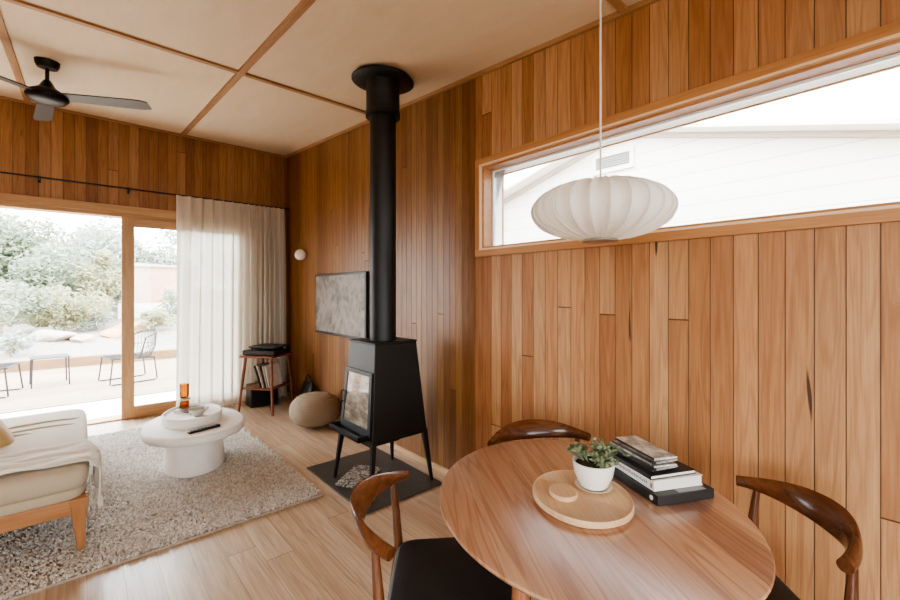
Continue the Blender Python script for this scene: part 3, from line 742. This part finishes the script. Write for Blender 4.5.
tag(bo, 'small grey-green bowl on the plaster tray of the coffee table', 'bowl')
rc = thing('remote_control', 'black remote control on the coffee table in front of the plaster tray', 'remote control', (.715, 3.665, ZC), .25)
G().span((-.115, -.02, .0005), (.115, .02, .020)).build('body', M['blackplastic'], rc, bevel=.006)
g = G()
for ix in range(7):
    for iy in (-1, 0, 1): g.span((-.09+.026*ix, -.004+iy*.011, .0198), (-.078+.026*ix, .004+iy*.011, .0212))
g.build('buttons', M['bookgrey'], rc)

# ------------------------------------------------------------------ rug
RX0, RX1, RY0, RY1 = -1.35, 1.285, 2.83, 5.42
rug = thing('shag_rug', 'large beige shaggy rug under the coffee table and sofa', 'rug', (0, 0, 0))
G().span((RX0, RY0, .001), (RX1, RY1, .014)).build('backing', M['rug'], rug)
rnd = random.Random(7); vs = []; fs = []
SP = .0136
ny = int((RY1-RY0)/SP); 
xlo = -.95
nx = int((RX1-xlo)/SP)
for iy in range(ny):
    for ix in range(nx):
        x = xlo+(ix+rnd.random())*SP; y = RY0+(iy+rnd.random())*SP
        if x < -.75 and rnd.random() < .5: continue
        if (x < .0 and y > 3.4 and x < -.12): 
            if rnd.random() < .6: continue
        a = rnd.uniform(0, 2*pi) ; a = a*.7 + 1.2*sin(x*9+y*5)+1.5*sin(y*11-x*4)
        ln = rnd.uniform(.014, .026); h = rnd.uniform(.012, .024); w = rnd.uniform(.0042, .0065)
        dx, dy = cos(a), sin(a); px, py = -dy, dx
        o = len(vs)
        for s, hz, ww in ((0, .0, 1.0), (.35, .85, 1.1), (.8, 1.0, .9), (1.15, .55, .5)):
            cx, cy, cz = x+dx*ln*s, y+dy*ln*s, .0135+h*hz
            vs += [(cx-px*w*ww, cy-py*w*ww, cz-w*.5), (cx, cy, cz+w*.55), (cx+px*w*ww, cy+py*w*ww, cz-w*.5)]
        for s in range(3):
            b = o+s*3
            fs += [(b, b+1, b+4, b+3), (b+1, b+2, b+5, b+4)]
me = bpy.data.meshes.new('pile'); me.from_pydata(vs, [], fs); me.materials.append(M['pile']); me.shade_smooth()
po = bpy.data.objects.new('pile', me); COL.objects.link(po); po.parent = rug; po['kind'] = 'stuff'

# ------------------------------------------------------------------ sofa
SX1, SY0, SY1, SX0 = .042, 3.035, 4.66, -.78
so = thing('sofa', 'low oatmeal linen sofa with honey wood frame and tapered legs', 'sofa', (0, 0, 0))
def cushion(g, x0, x1, y0, y1, z0, z1, r, crown=.02, n=24):
    cx, cy, hx, hy = (x0+x1)/2, (y0+y1)/2, (x1-x0)/2, (y1-y0)/2
    rings = []
    for i in range(13):
        q = i/12; z = z0+(z1-z0)*q
        ins = r*(1-sqrt(max(0, 1-(2*q-1)**2)))
        ring = []
        for kx in range(4*n):
            a = 2*pi*(kx+.5)/(4*n); c_, s_ = cos(a), sin(a); e = .16
            ring.append((cx+math.copysign(abs(c_)**e, c_)*(hx-ins), cy+math.copysign(abs(s_)**e, s_)*(hy-ins), z))
        rings.append(ring)
    for kk in (.9, .7, .4, .02):
        rings.append([(cx+(p[0]-cx)*kk, cy+(p[1]-cy)*kk, z1+crown*(1-kk**2)) for p in rings[12]])
    g.loft(rings)
g = G(); cushion(g, SX0+.16, SX1, SY0, SY1, .372, .482, .028, .014); g.build('seat_cushion', M['linen'], so, smooth=True, angle=70)
g = G(); cushion(g, SX0+.02, SX1-.012, SY0+.012, SY1-.012, .318, .374, .012, 0.0); g.build('upholstered_base', M['linen'], so, smooth=True, angle=70)
for y in (SY0+.015, SY1-.045): G().span((SX0, y, .240), (SX1-.03, y+.03, .320)).build('side_rail', M['oakx'], so, bevel=.004)
G().span((SX1-.045, SY0+.045, .240), (SX1-.015, SY1-.045, .320)).build('front_rail', M['oak'], so, bevel=.004)
G().span((SX0, SY0+.045, .240), (SX0+.03, SY1-.045, .320)).build('back_rail', M['oak'], so, bevel=.004)
for sx, x in ((1, SX1-.045), (-1, SX0+.045)):
    for sy, y in ((-1, SY0+.048), (1, SY1-.048)):
        rings = []
        for z, w, d in ((.031, .016, .0), (.20, .028, -.012), (.321, .041, -.014)):
            cx = x+sx*(-.004+.012+d*.6-.0); cy = y+sy*.006
            rings.append([(cx-w, cy-w*.85, z), (cx+w, cy-w*.85, z), (cx+w, cy+w*.85, z), (cx-w, cy+w*.85, z)])
        G().loft(rings).build('leg', M['oak'], so, bevel=.005)
g = G(); cushion(g, SX0, SX0+.19, SY0+.02, SY1-.02, .36, .86, .03, .02); g.build('backrest', M['linen'], so, smooth=True, angle=70)
# soft creases near the far end of the seat
cr = G()
for i, (yy, x0, x1) in enumerate(((4.02, -.52, -.03), (4.18, -.5, -.0), (3.90, -.5, -.2))):
    cr.tube([(x0+(x1-x0)*s, yy+.03*sin(s*2.5)+.05*s, .489+.004*sin(pi*s)) for s in (0, .2, .4, .6, .8, 1)], [.001, .009, .012, .012, .009, .001], 8)
cr.build('cushion_pleat', M['linen'], so, smooth=True)
# throw over the seat, hanging over the front edge
def throw_z(x):
    return .500
vs = []; fs = []; nu, nv = 60, 44
for i in range(nu+1):
    u = i/nu
    for j in range(nv+1):
        v = j/nv
        L = u*.865                        # length along from the left to the hanging end
        x0 = -.60
        yy = 3.11+.42*v + .03*sin(u*5+v*2)
        wr = .006*sin(v*19+u*4)+.005*sin(v*31-u*6)
        edge = SX1+.012
        if x0+L < edge-.03:
            x = x0+L; z = .5035+wr+.004*sin(u*20+v*6)
        else:
            q = x0+L-(edge-.03)
            rr = .035
            if q < rr*pi/2: a = q/rr; x = edge-.03+rr*sin(a); z = .5035-rr*(1-cos(a))+wr*(1-a/2)
            else: x = edge-.03+rr+.012*sin(v*17)*min(1, (q-rr)/.1)+.01; z = .5035-rr-(q-rr*pi/2)*(.85+.12*sin(v*7+1)) + 0; x += .012+wr
        vs.append((x, yy, z))
for i in range(nu):
    for j in range(nv): a = i*(nv+1)+j; fs.append((a, a+1, a+nv+2, a+nv+1))
th = thing('throw_blanket', 'white fringed throw draped across the oatmeal sofa seat', 'blanket', (0, 0, 0))
o = G().raw(vs, fs).build('cloth', M['throw'], th, smooth=True, angle=0)
md = o.modifiers.new('Solid', 'SOLIDIFY'); md.thickness = .006; md.offset = 0
rnd = random.Random(2); g = G()
for j in range(0, nv+1):
    x, y, z = vs[nu*(nv+1)+j]
    for q in range(2):
        yy = y+rnd.uniform(-.004, .004); ln = rnd.uniform(.045, .07)
        g.tube([(x, yy, z+.004), (x+rnd.uniform(-.004, .008), yy+rnd.uniform(-.006, .006), z-ln*.5), (x+rnd.uniform(-.006, .01), yy+rnd.uniform(-.01, .01), z-ln)], .0022, 5)
g.build('fringe', M['throw'], th)
pl = thing('throw_pillow', 'tan linen cushion leaning on the sofa back above the throw', 'pillow', (0, 0, 0))
rings = []; nn = 40
for i in range(15):
    q = i/14; w = -1+2*q
    th_ = .07*(1-abs(w)**2.4)**.5 if abs(w) < 1 else .0
    pass
vs = []; fs = []; N = 22
for side in (1, -1):
    for i in range(N+1):
        for j in range(N+1):
            a, b = -1+2*i/N, -1+2*j/N
            t_ = .075*((1-a**4)*(1-b**4))**.55
            sc_ = 1-.06*(1-abs(a*b))
            vs.append((a*.21*(1-.05*(1-b*b)), b*.21*(1-.05*(1-a*a)), side*t_))
for s in range(2):
    o0 = s*(N+1)**2
    for i in range(N):
        for j in range(N): q = o0+i*(N+1)+j; fs.append((q, q+1, q+N+2, q+N+1))
o = G().raw(vs, fs).build('cover', M['linen2'], pl, smooth=True, angle=0)
pl.location = (-.44, 3.93, .565); pl.rotation_euler = (0, radians(62), radians(8))

# ------------------------------------------------------------------ outside: deck, garden, chairs
ZD = -.03
g = G(); g.span((-7, YB+.2, -.30), (8.5, 7.36, ZD)); struct(g, 'concrete_path', M['concrete'])
g = G(); g.span((-7, 7.42, -.30), (8.5, 11.0, ZD)); struct(g, 'deck_boards', M['deck'])
g = G(); g.span((-7, 7.36, -.30), (8.5, 7.42, ZD-.02)); struct(g, 'deck_drain', M['vent'])
g = G(); g.span((-7, 11.0, -.30), (8.5, 11.14, .155)); struct(g, 'garden_edging', M['sleeper'], bevel=.01)
def hz(x, y):
    return .05+max(0, y-11.1)*.085+.06*sin(x*1.3+y*.7)+.05*sin(y*1.9-x*.6)
vs = []; fs = []; nx, ny = 70, 60
for j in range(ny+1):
    for i in range(nx+1):
        x = -12+26*i/nx; y = 11.14+18*(j/ny)**1.3; vs.append((x, y, hz(x, y) if j else .09))
for j in range(ny):
    for i in range(nx): a = j*(nx+1)+i; fs.append((a, a+1, a+nx+2, a+nx+1))
struct(G().raw(vs, fs), 'gravel_ground', M['gravel'], smooth=True)
g = G(); g.span((-40, -40, -.6), (40, 60, -.32)); struct(g, 'outer_ground', M['gravel'])
def rock(x, y, r, label, mat, seed, sz=.6, group=None):
    rr = random.Random(seed); bm = bmesh.new(); bmesh.ops.create_icosphere(bm, subdivisions=3, radius=1.0)
    f = [(Vector((rr.uniform(-1, 1), rr.uniform(-1, 1), rr.uniform(-1, 1))).normalized(), rr.uniform(.6, .95)) for _ in range(14)]
    for v in bm.verts:
        for nrm, d in f:
            q = v.co.dot(nrm)
            if q > d: v.co -= nrm*(q-d)
        v.co.x *= r*1.3; v.co.y *= r; v.co.z *= r*sz
    me = bpy.data.meshes.new('rock'); bm.to_mesh(me); bm.free(); me.materials.append(mat)
    o = bpy.data.objects.new('garden_rock', me); COL.objects.link(o); o.location = (x, y, hz(x, y)+r*sz*.35); o.rotation_euler = (0, 0, rr.uniform(0, 3))
    return tag(o, label, 'rock', group)
rock(1.02, 14.6, .36, 'ochre boulder on the gravel left of the door stile, largest of the rust-toned rocks', M['rock2'], 1)
rock(.62, 13.9, .26, 'small ochre rock at the foot of the ochre boulder', M['rock2'], 2)
rock(-.55, 13.6, .42, 'long flat pale rock on the gravel behind the outdoor table', M['rock'], 3, .38)
rock(.08, 13.4, .26, 'short pale rock on the gravel right of the long flat rock', M['rock'], 4, .5)
rock(-1.15, 12.9, .30, 'pale grey rock at the left among the low shrubs', M['rock'], 5)
rock(1.75, 15.4, .40, 'pale boulder seen through the closed glass door leaf', M['rock'], 6)
def foliage_mesh(seed, rx, ry, rzz, cz, n, ls):
    rr = random.Random(seed); vs = []; fs = []
    cl = [(Vector((rr.gauss(0, .45)*rx, rr.gauss(0, .45)*ry, cz+rr.gauss(0, .4)*rzz)), rr.uniform(.25, .5)) for _ in range(9)]
    for _ in range(n):
        c0_, cr_ = rr.choice(cl); d = Vector((rr.gauss(0, 1), rr.gauss(0, 1), rr.gauss(0, 1))).normalized()*(rr.random()**.4)
        p = c0_+Vector((d.x*rx*cr_*1.5, d.y*ry*cr_*1.5, d.z*rzz*cr_*1.5))
        if p.z < .05: continue
        a = Vector((rr.gauss(0, 1), rr.gauss(0, 1), rr.gauss(0, .7))).normalized(); b = a.orthogonal().normalized(); l = ls*rr.uniform(.6, 1.4)
        o = len(vs); vs += [tuple(p-a*l), tuple(p+b*l*.4), tuple(p+a*l), tuple(p-b*l*.4)]; fs.append((o, o+1, o+2, o+3))
    return vs, fs
def shrub(x, y, rx, h, label, mat, seed, n=1400, ls=.06, trunk=None, name='garden_shrub', cat='shrub', group=None):
    s = thing(name, label, cat, (x, y, hz(x, y)), 0, group)
    cz = h*.52
    vs, fs = foliage_mesh(seed, rx, rx, h*(.42 if trunk is None else .46), cz, n, ls)
    me = bpy.data.meshes.new('foliage'); me.from_pydata(vs, [], fs); me.materials.append(mat)
    o = bpy.data.objects.new('foliage', me); COL.objects.link(o); o.parent = s
    rr = random.Random(seed+50); g = G()
    tr = trunk or .02
    g.tube([(0, 0, -.05), (rr.uniform(-.1, .1), 0, h*.3), (rr.uniform(-.2, .2), rr.uniform(-.1, .1), h*.6)], [tr*1.3, tr, tr*.6], 8)
    for q in range(4):
        a = rr.uniform(0, 6.28); g.tube([(0, 0, h*.15), (cos(a)*rx*.35, sin(a)*rx*.35, h*.5), (cos(a)*rx*.6, sin(a)*rx*.6, h*.75)], [tr*.7, tr*.5, tr*.25], 6)
    g.build('trunk' if trunk else 'stem', M['bark'], s, smooth=True)
    return s
shrub(-1.35, 14.2, .75, 1.5, 'bushy grey-green shrub at the far left of the garden', M['leafA'], 1, 4200)
shrub(-.35, 15.2, .62, 1.3, 'olive green shrub behind the long flat rock', M['leafB'], 2, 3600)
shrub(.35, 15.6, .40, .75, 'small silvery shrub between the olive shrub and the ochre boulder', M['leafC'], 3, 900)
shrub(1.55, 14.4, .36, .62, 'low olive shrub beside the door stile in the garden', M['leafB'], 4, 800)
shrub(-1.0, 12.1, .26, .42, 'low silvery tuft at the gravel edge on the left', M['leafC'], 5, 600, .045)
shrub(2.35, 15.5, .5, 1.1, 'grey-green shrub seen through the curtain side of the door', M['leafA'], 6, 1200)
shrub(-.75, 16.8, .85, 2.1, 'large grey-green bush behind the olive shrub, below the trees', M['leafA'], 21, 5200, .07)
shrub(.42, 16.6, .6, 1.7, 'large olive bush left of the pinkish shed, below the trees', M['leafB'], 22, 4200, .07)
shrub(-1.6, 18.5, 1.5, 3.9, 'tall grey-green tree at the left of the garden', M['leafA'], 7, 9000, .09, .08, 'garden_tree', 'tree')
shrub(.0, 19.5, 1.4, 3.5, 'wide silvery tree in the middle of the garden background', M['leafC'], 8, 8000, .09, .08, 'garden_tree', 'tree')
shrub(1.4, 21.0, 1.3, 3.2, 'pale olive tree rising behind the pinkish shed', M['leafB'], 9, 3200, .10, .08, 'garden_tree', 'tree')
shrub(3.1, 19.5, 1.4, 3.4, 'silvery tree at the right of the garden behind the curtain', M['leafC'], 10, 3600, .10, .08, 'garden_tree', 'tree')
shrub(-4.6, 17.0, 1.6, 3.8, 'grey-green tree far left beyond the door opening', M['leafA'], 11, 3000, .11, .08, 'garden_tree', 'tree')
sd = thing('garden_shed', 'small pinkish shed in the garden behind the door stile', 'shed', (1.95, 18.0, hz(1.95, 18.0)-.1))
G().span((-.62, -.6, 0), (.62, .6, 1.65)).build('wall', M['rust'], sd)
g = G(); g.prism([(-.72, 1.65), (.72, 1.65), (.72, 1.71), (-.72, 1.78)], 1, -.7, .7); g.build('roof', M['roofgrey'], sd)
rw = G().span((.9, 16.9, .30), (6.0, 17.1, 1.05)).build('garden_wall', M['concrete']); tag(rw, 'low white rendered wall across the garden behind the rocks', 'wall')
# wire lounge chairs and side table on the deck
def wire_chair(label):
    w = thing('garden_chair', label, 'outdoor chair', (0, 0, 0), 0, 'wire chairs on the deck')
    r = .011
    for s in (-1, 1):
        G().tube([(s*.27, -.30, .40), (s*.29, -.34, .02), (s*.29, -.30, .012), (s*.28, .26, .012), (s*.27, .30, .03), (s*.26, .26, .40)], r, 8).build('sled_leg', M['wire'], w, smooth=True)
    g = G()
    g.tube([(-.28, -.32, .41), (.28, -.32, .41), (.28, .25, .385), (-.28, .25, .385), (-.28, -.32, .41)], r, 8)
    for i in range(12): x = -.25+.5*i/11; g.tube([(x, -.32, .412), (x, 0, .395), (x, .25, .388)], .004, 6)
    for i in range(5): y = -.25+.1*i; g.tube([(-.28, y, .402), (.28, y, .402)], .004, 6)
    g.build('seat', M['wire'], w, smooth=True)
    g = G(); N = 16
    hoop = [(.34*cos(pi*i/N)*(1.0), .12+.24*sin(pi*i/N), .72+.10*sin(pi*i/N)) for i in range(N+1)]
    g.tube([(.29, .05, .40)]+hoop+[(-.29, .05, .40)], r, 8)
    for i in range(1, N):
        p = hoop[i]; g.tube([(p[0]*.8, min(.25, p[1]*.8), .39), (p[0]*.95, p[1]*.95, .55), p], .004, 6)
    g.tube([(.31*cos(pi*i/N), .11+.2*sin(pi*i/N), .56+.03*sin(pi*i/N)) for i in range(N+1)], .005, 6)
    g.build('backrest', M['wire'], w, smooth=True)
    return w
w0 = wire_chair('grey wire lounge chair on the deck behind the door stile')
w0.location = (.62, 8.72, ZD); w0.rotation_euler = (0, 0, radians(-78))
dup(w0, (-1.03, 8.75, ZD), radians(80), 'grey wire lounge chair on the deck at the left edge')
wt = thing('garden_table', 'small grey wire side table on the deck between the chairs', 'outdoor table', (-.36, 9.2, ZD), .1)
g = G(); g.box((0, 0, .44), (.46, .46, .012)); g.build('top', M['wire'], wt, bevel=.003)
for sx in (-1, 1):
    for sy in (-1, 1): G().tube([(sx*.215, sy*.215, 0.0), (sx*.205, sy*.205, .435)], .010, 8).build('leg', M['wire'], wt, smooth=True)

# ------------------------------------------------------------------ neighbour house beyond the long window
NX = 5.2
nb = thing('neighbour_house', 'white weatherboard gable of the neighbouring house outside the long window', 'house', (0, 0, 0))
def npt(u, v):
    t_ = (u-450)/420; a = math.atan(370/420); rx, ry = sin(a)+cos(a)*t_, cos(a)-sin(a)*t_; kk = NX/rx
    return (kk*ry, 1.45+kk*(291-v)/420)
YA, ZA = 2.62, 3.42           # gable apex
yl, zl = 5.05, 2.78; yr, zr = -2.2, 2.10
g = G(); g.prism([(yl, -.5), (yl, zl), (YA, ZA), (yr, zr), (yr, -.5)], 0, NX, NX+.2); g.build('gable_wall', M['wboard'], nb)
for (ya, za, yb_, zb_) in ((yl+.3, zl-.135, YA, ZA), (YA, ZA, yr-.3, zr-.08)):
    g = G(); g.prism([(ya, za), (yb_, zb_), (yb_, zb_+.05), (ya, za+.05)], 0, NX-.06, NX+.22); g.build('barge_board', M['roofgrey'], nb)
g = G(); g.prism([(yl+.3, zl-.085), (YA, ZA+.05), (YA, ZA+.09), (yl+.3, zl-.045)], 0, NX-.28, NX+4); g.prism([(yr-.3, zr-.03), (YA, ZA+.05), (YA, ZA+.09), (yr-.3, zr+.01)], 0, NX-.28, NX+4); g.build('roof', M['white'], nb)
vn = G(); yv, zv = 2.69, 3.13
vn = G(); frame_x(vn, NX-.04, NX, yv-.28, yv+.28, zv-.13, zv+.13, .05); vf = vn.build('vent_frame', M['white'], nb)
g = G()
for q in range(6): g.span((NX-.03, yv-.235, zv-.085+.03*q), (NX-.005, yv+.235, zv-.065+.03*q))
g.span((NX-.008, yv-.235, zv-.09), (NX-.001, yv+.235, zv+.09)); g.build('vent_louvre', M['vent'], vf)

# ------------------------------------------------------------------ light
w = bpy.data.worlds.new('overcast sky'); SC.world = w; w.use_nodes = True
nt = w.node_tree; nt.nodes.clear()
tc = nt.nodes.new('ShaderNodeTexCoord'); sp = nt.nodes.new('ShaderNodeSeparateXYZ'); nt.links.new(tc.outputs['Generated'], sp.inputs[0])
rp_ = nt.nodes.new('ShaderNodeValToRGB'); nt.links.new(sp.outputs[2], rp_.inputs[0])
rp_.color_ramp.elements[0].position = 0.0; rp_.color_ramp.elements[0].color = (.91, .94, .97, 1)
rp_.color_ramp.elements[1].position = .8; rp_.color_ramp.elements[1].color = (.85, .92, 1.01, 1)
bg = nt.nodes.new('ShaderNodeBackground'); bg.inputs[1].default_value = 5.5; nt.links.new(rp_.outputs[0], bg.inputs[0])
wo = nt.nodes.new('ShaderNodeOutputWorld'); nt.links.new(bg.outputs[0], wo.inputs[0])
def portal(loc, size, rot):
    l = bpy.data.lights.new('sky_portal', 'AREA'); l.shape = 'RECTANGLE'; l.size, l.size_y = size; l.cycles.is_portal = True
    o = bpy.data.objects.new('sky_portal', l); COL.objects.link(o); o.location = loc; o.rotation_euler = rot
portal(((DX0+DX1)/2, YB+.22, DZ/2), (DX1-DX0, DZ), (radians(-90), 0, 0))
portal((XR+.22, (WY0+WY1)/2, (WZ0+WZ1)/2), (.6, WY1-WY0), (0, radians(90), 0))
portal((XL-.2, -1.4, 1.42), (2.1, 2.6), (0, radians(-90), 0))
portal((-.2, YF-.2, 1.6), (3.6, 1.4), (radians(90), 0, 0))

# ------------------------------------------------------------------ camera
cam = bpy.data.cameras.new('camera'); co_ = bpy.data.objects.new('camera', cam); COL.objects.link(co_)
cam.sensor_width = 36; cam.sensor_fit = 'HORIZONTAL'; cam.lens = 36*420/900
cam.shift_y = -(300-291)/900*1.0
cam.clip_start = .02; cam.clip_end = 200
yaw = math.atan(370/420)
co_.location = (0, 0, 1.45); co_.rotation_euler = (radians(90), 0, -yaw)
SC.camera = co_
SC.view_settings.view_transform = 'AgX'
SC.view_settings.look = 'AgX - Medium High Contrast'
SC.view_settings.exposure = 1.75
SC.cycles.use_denoising = True
SC.cycles.max_bounces = 10; SC.cycles.diffuse_bounces = 6; SC.cycles.transparent_max_bounces = 12
SC.cycles.sample_clamp_indirect = 8.0
SC.cycles.caustics_reflective = False; SC.cycles.caustics_refractive = False
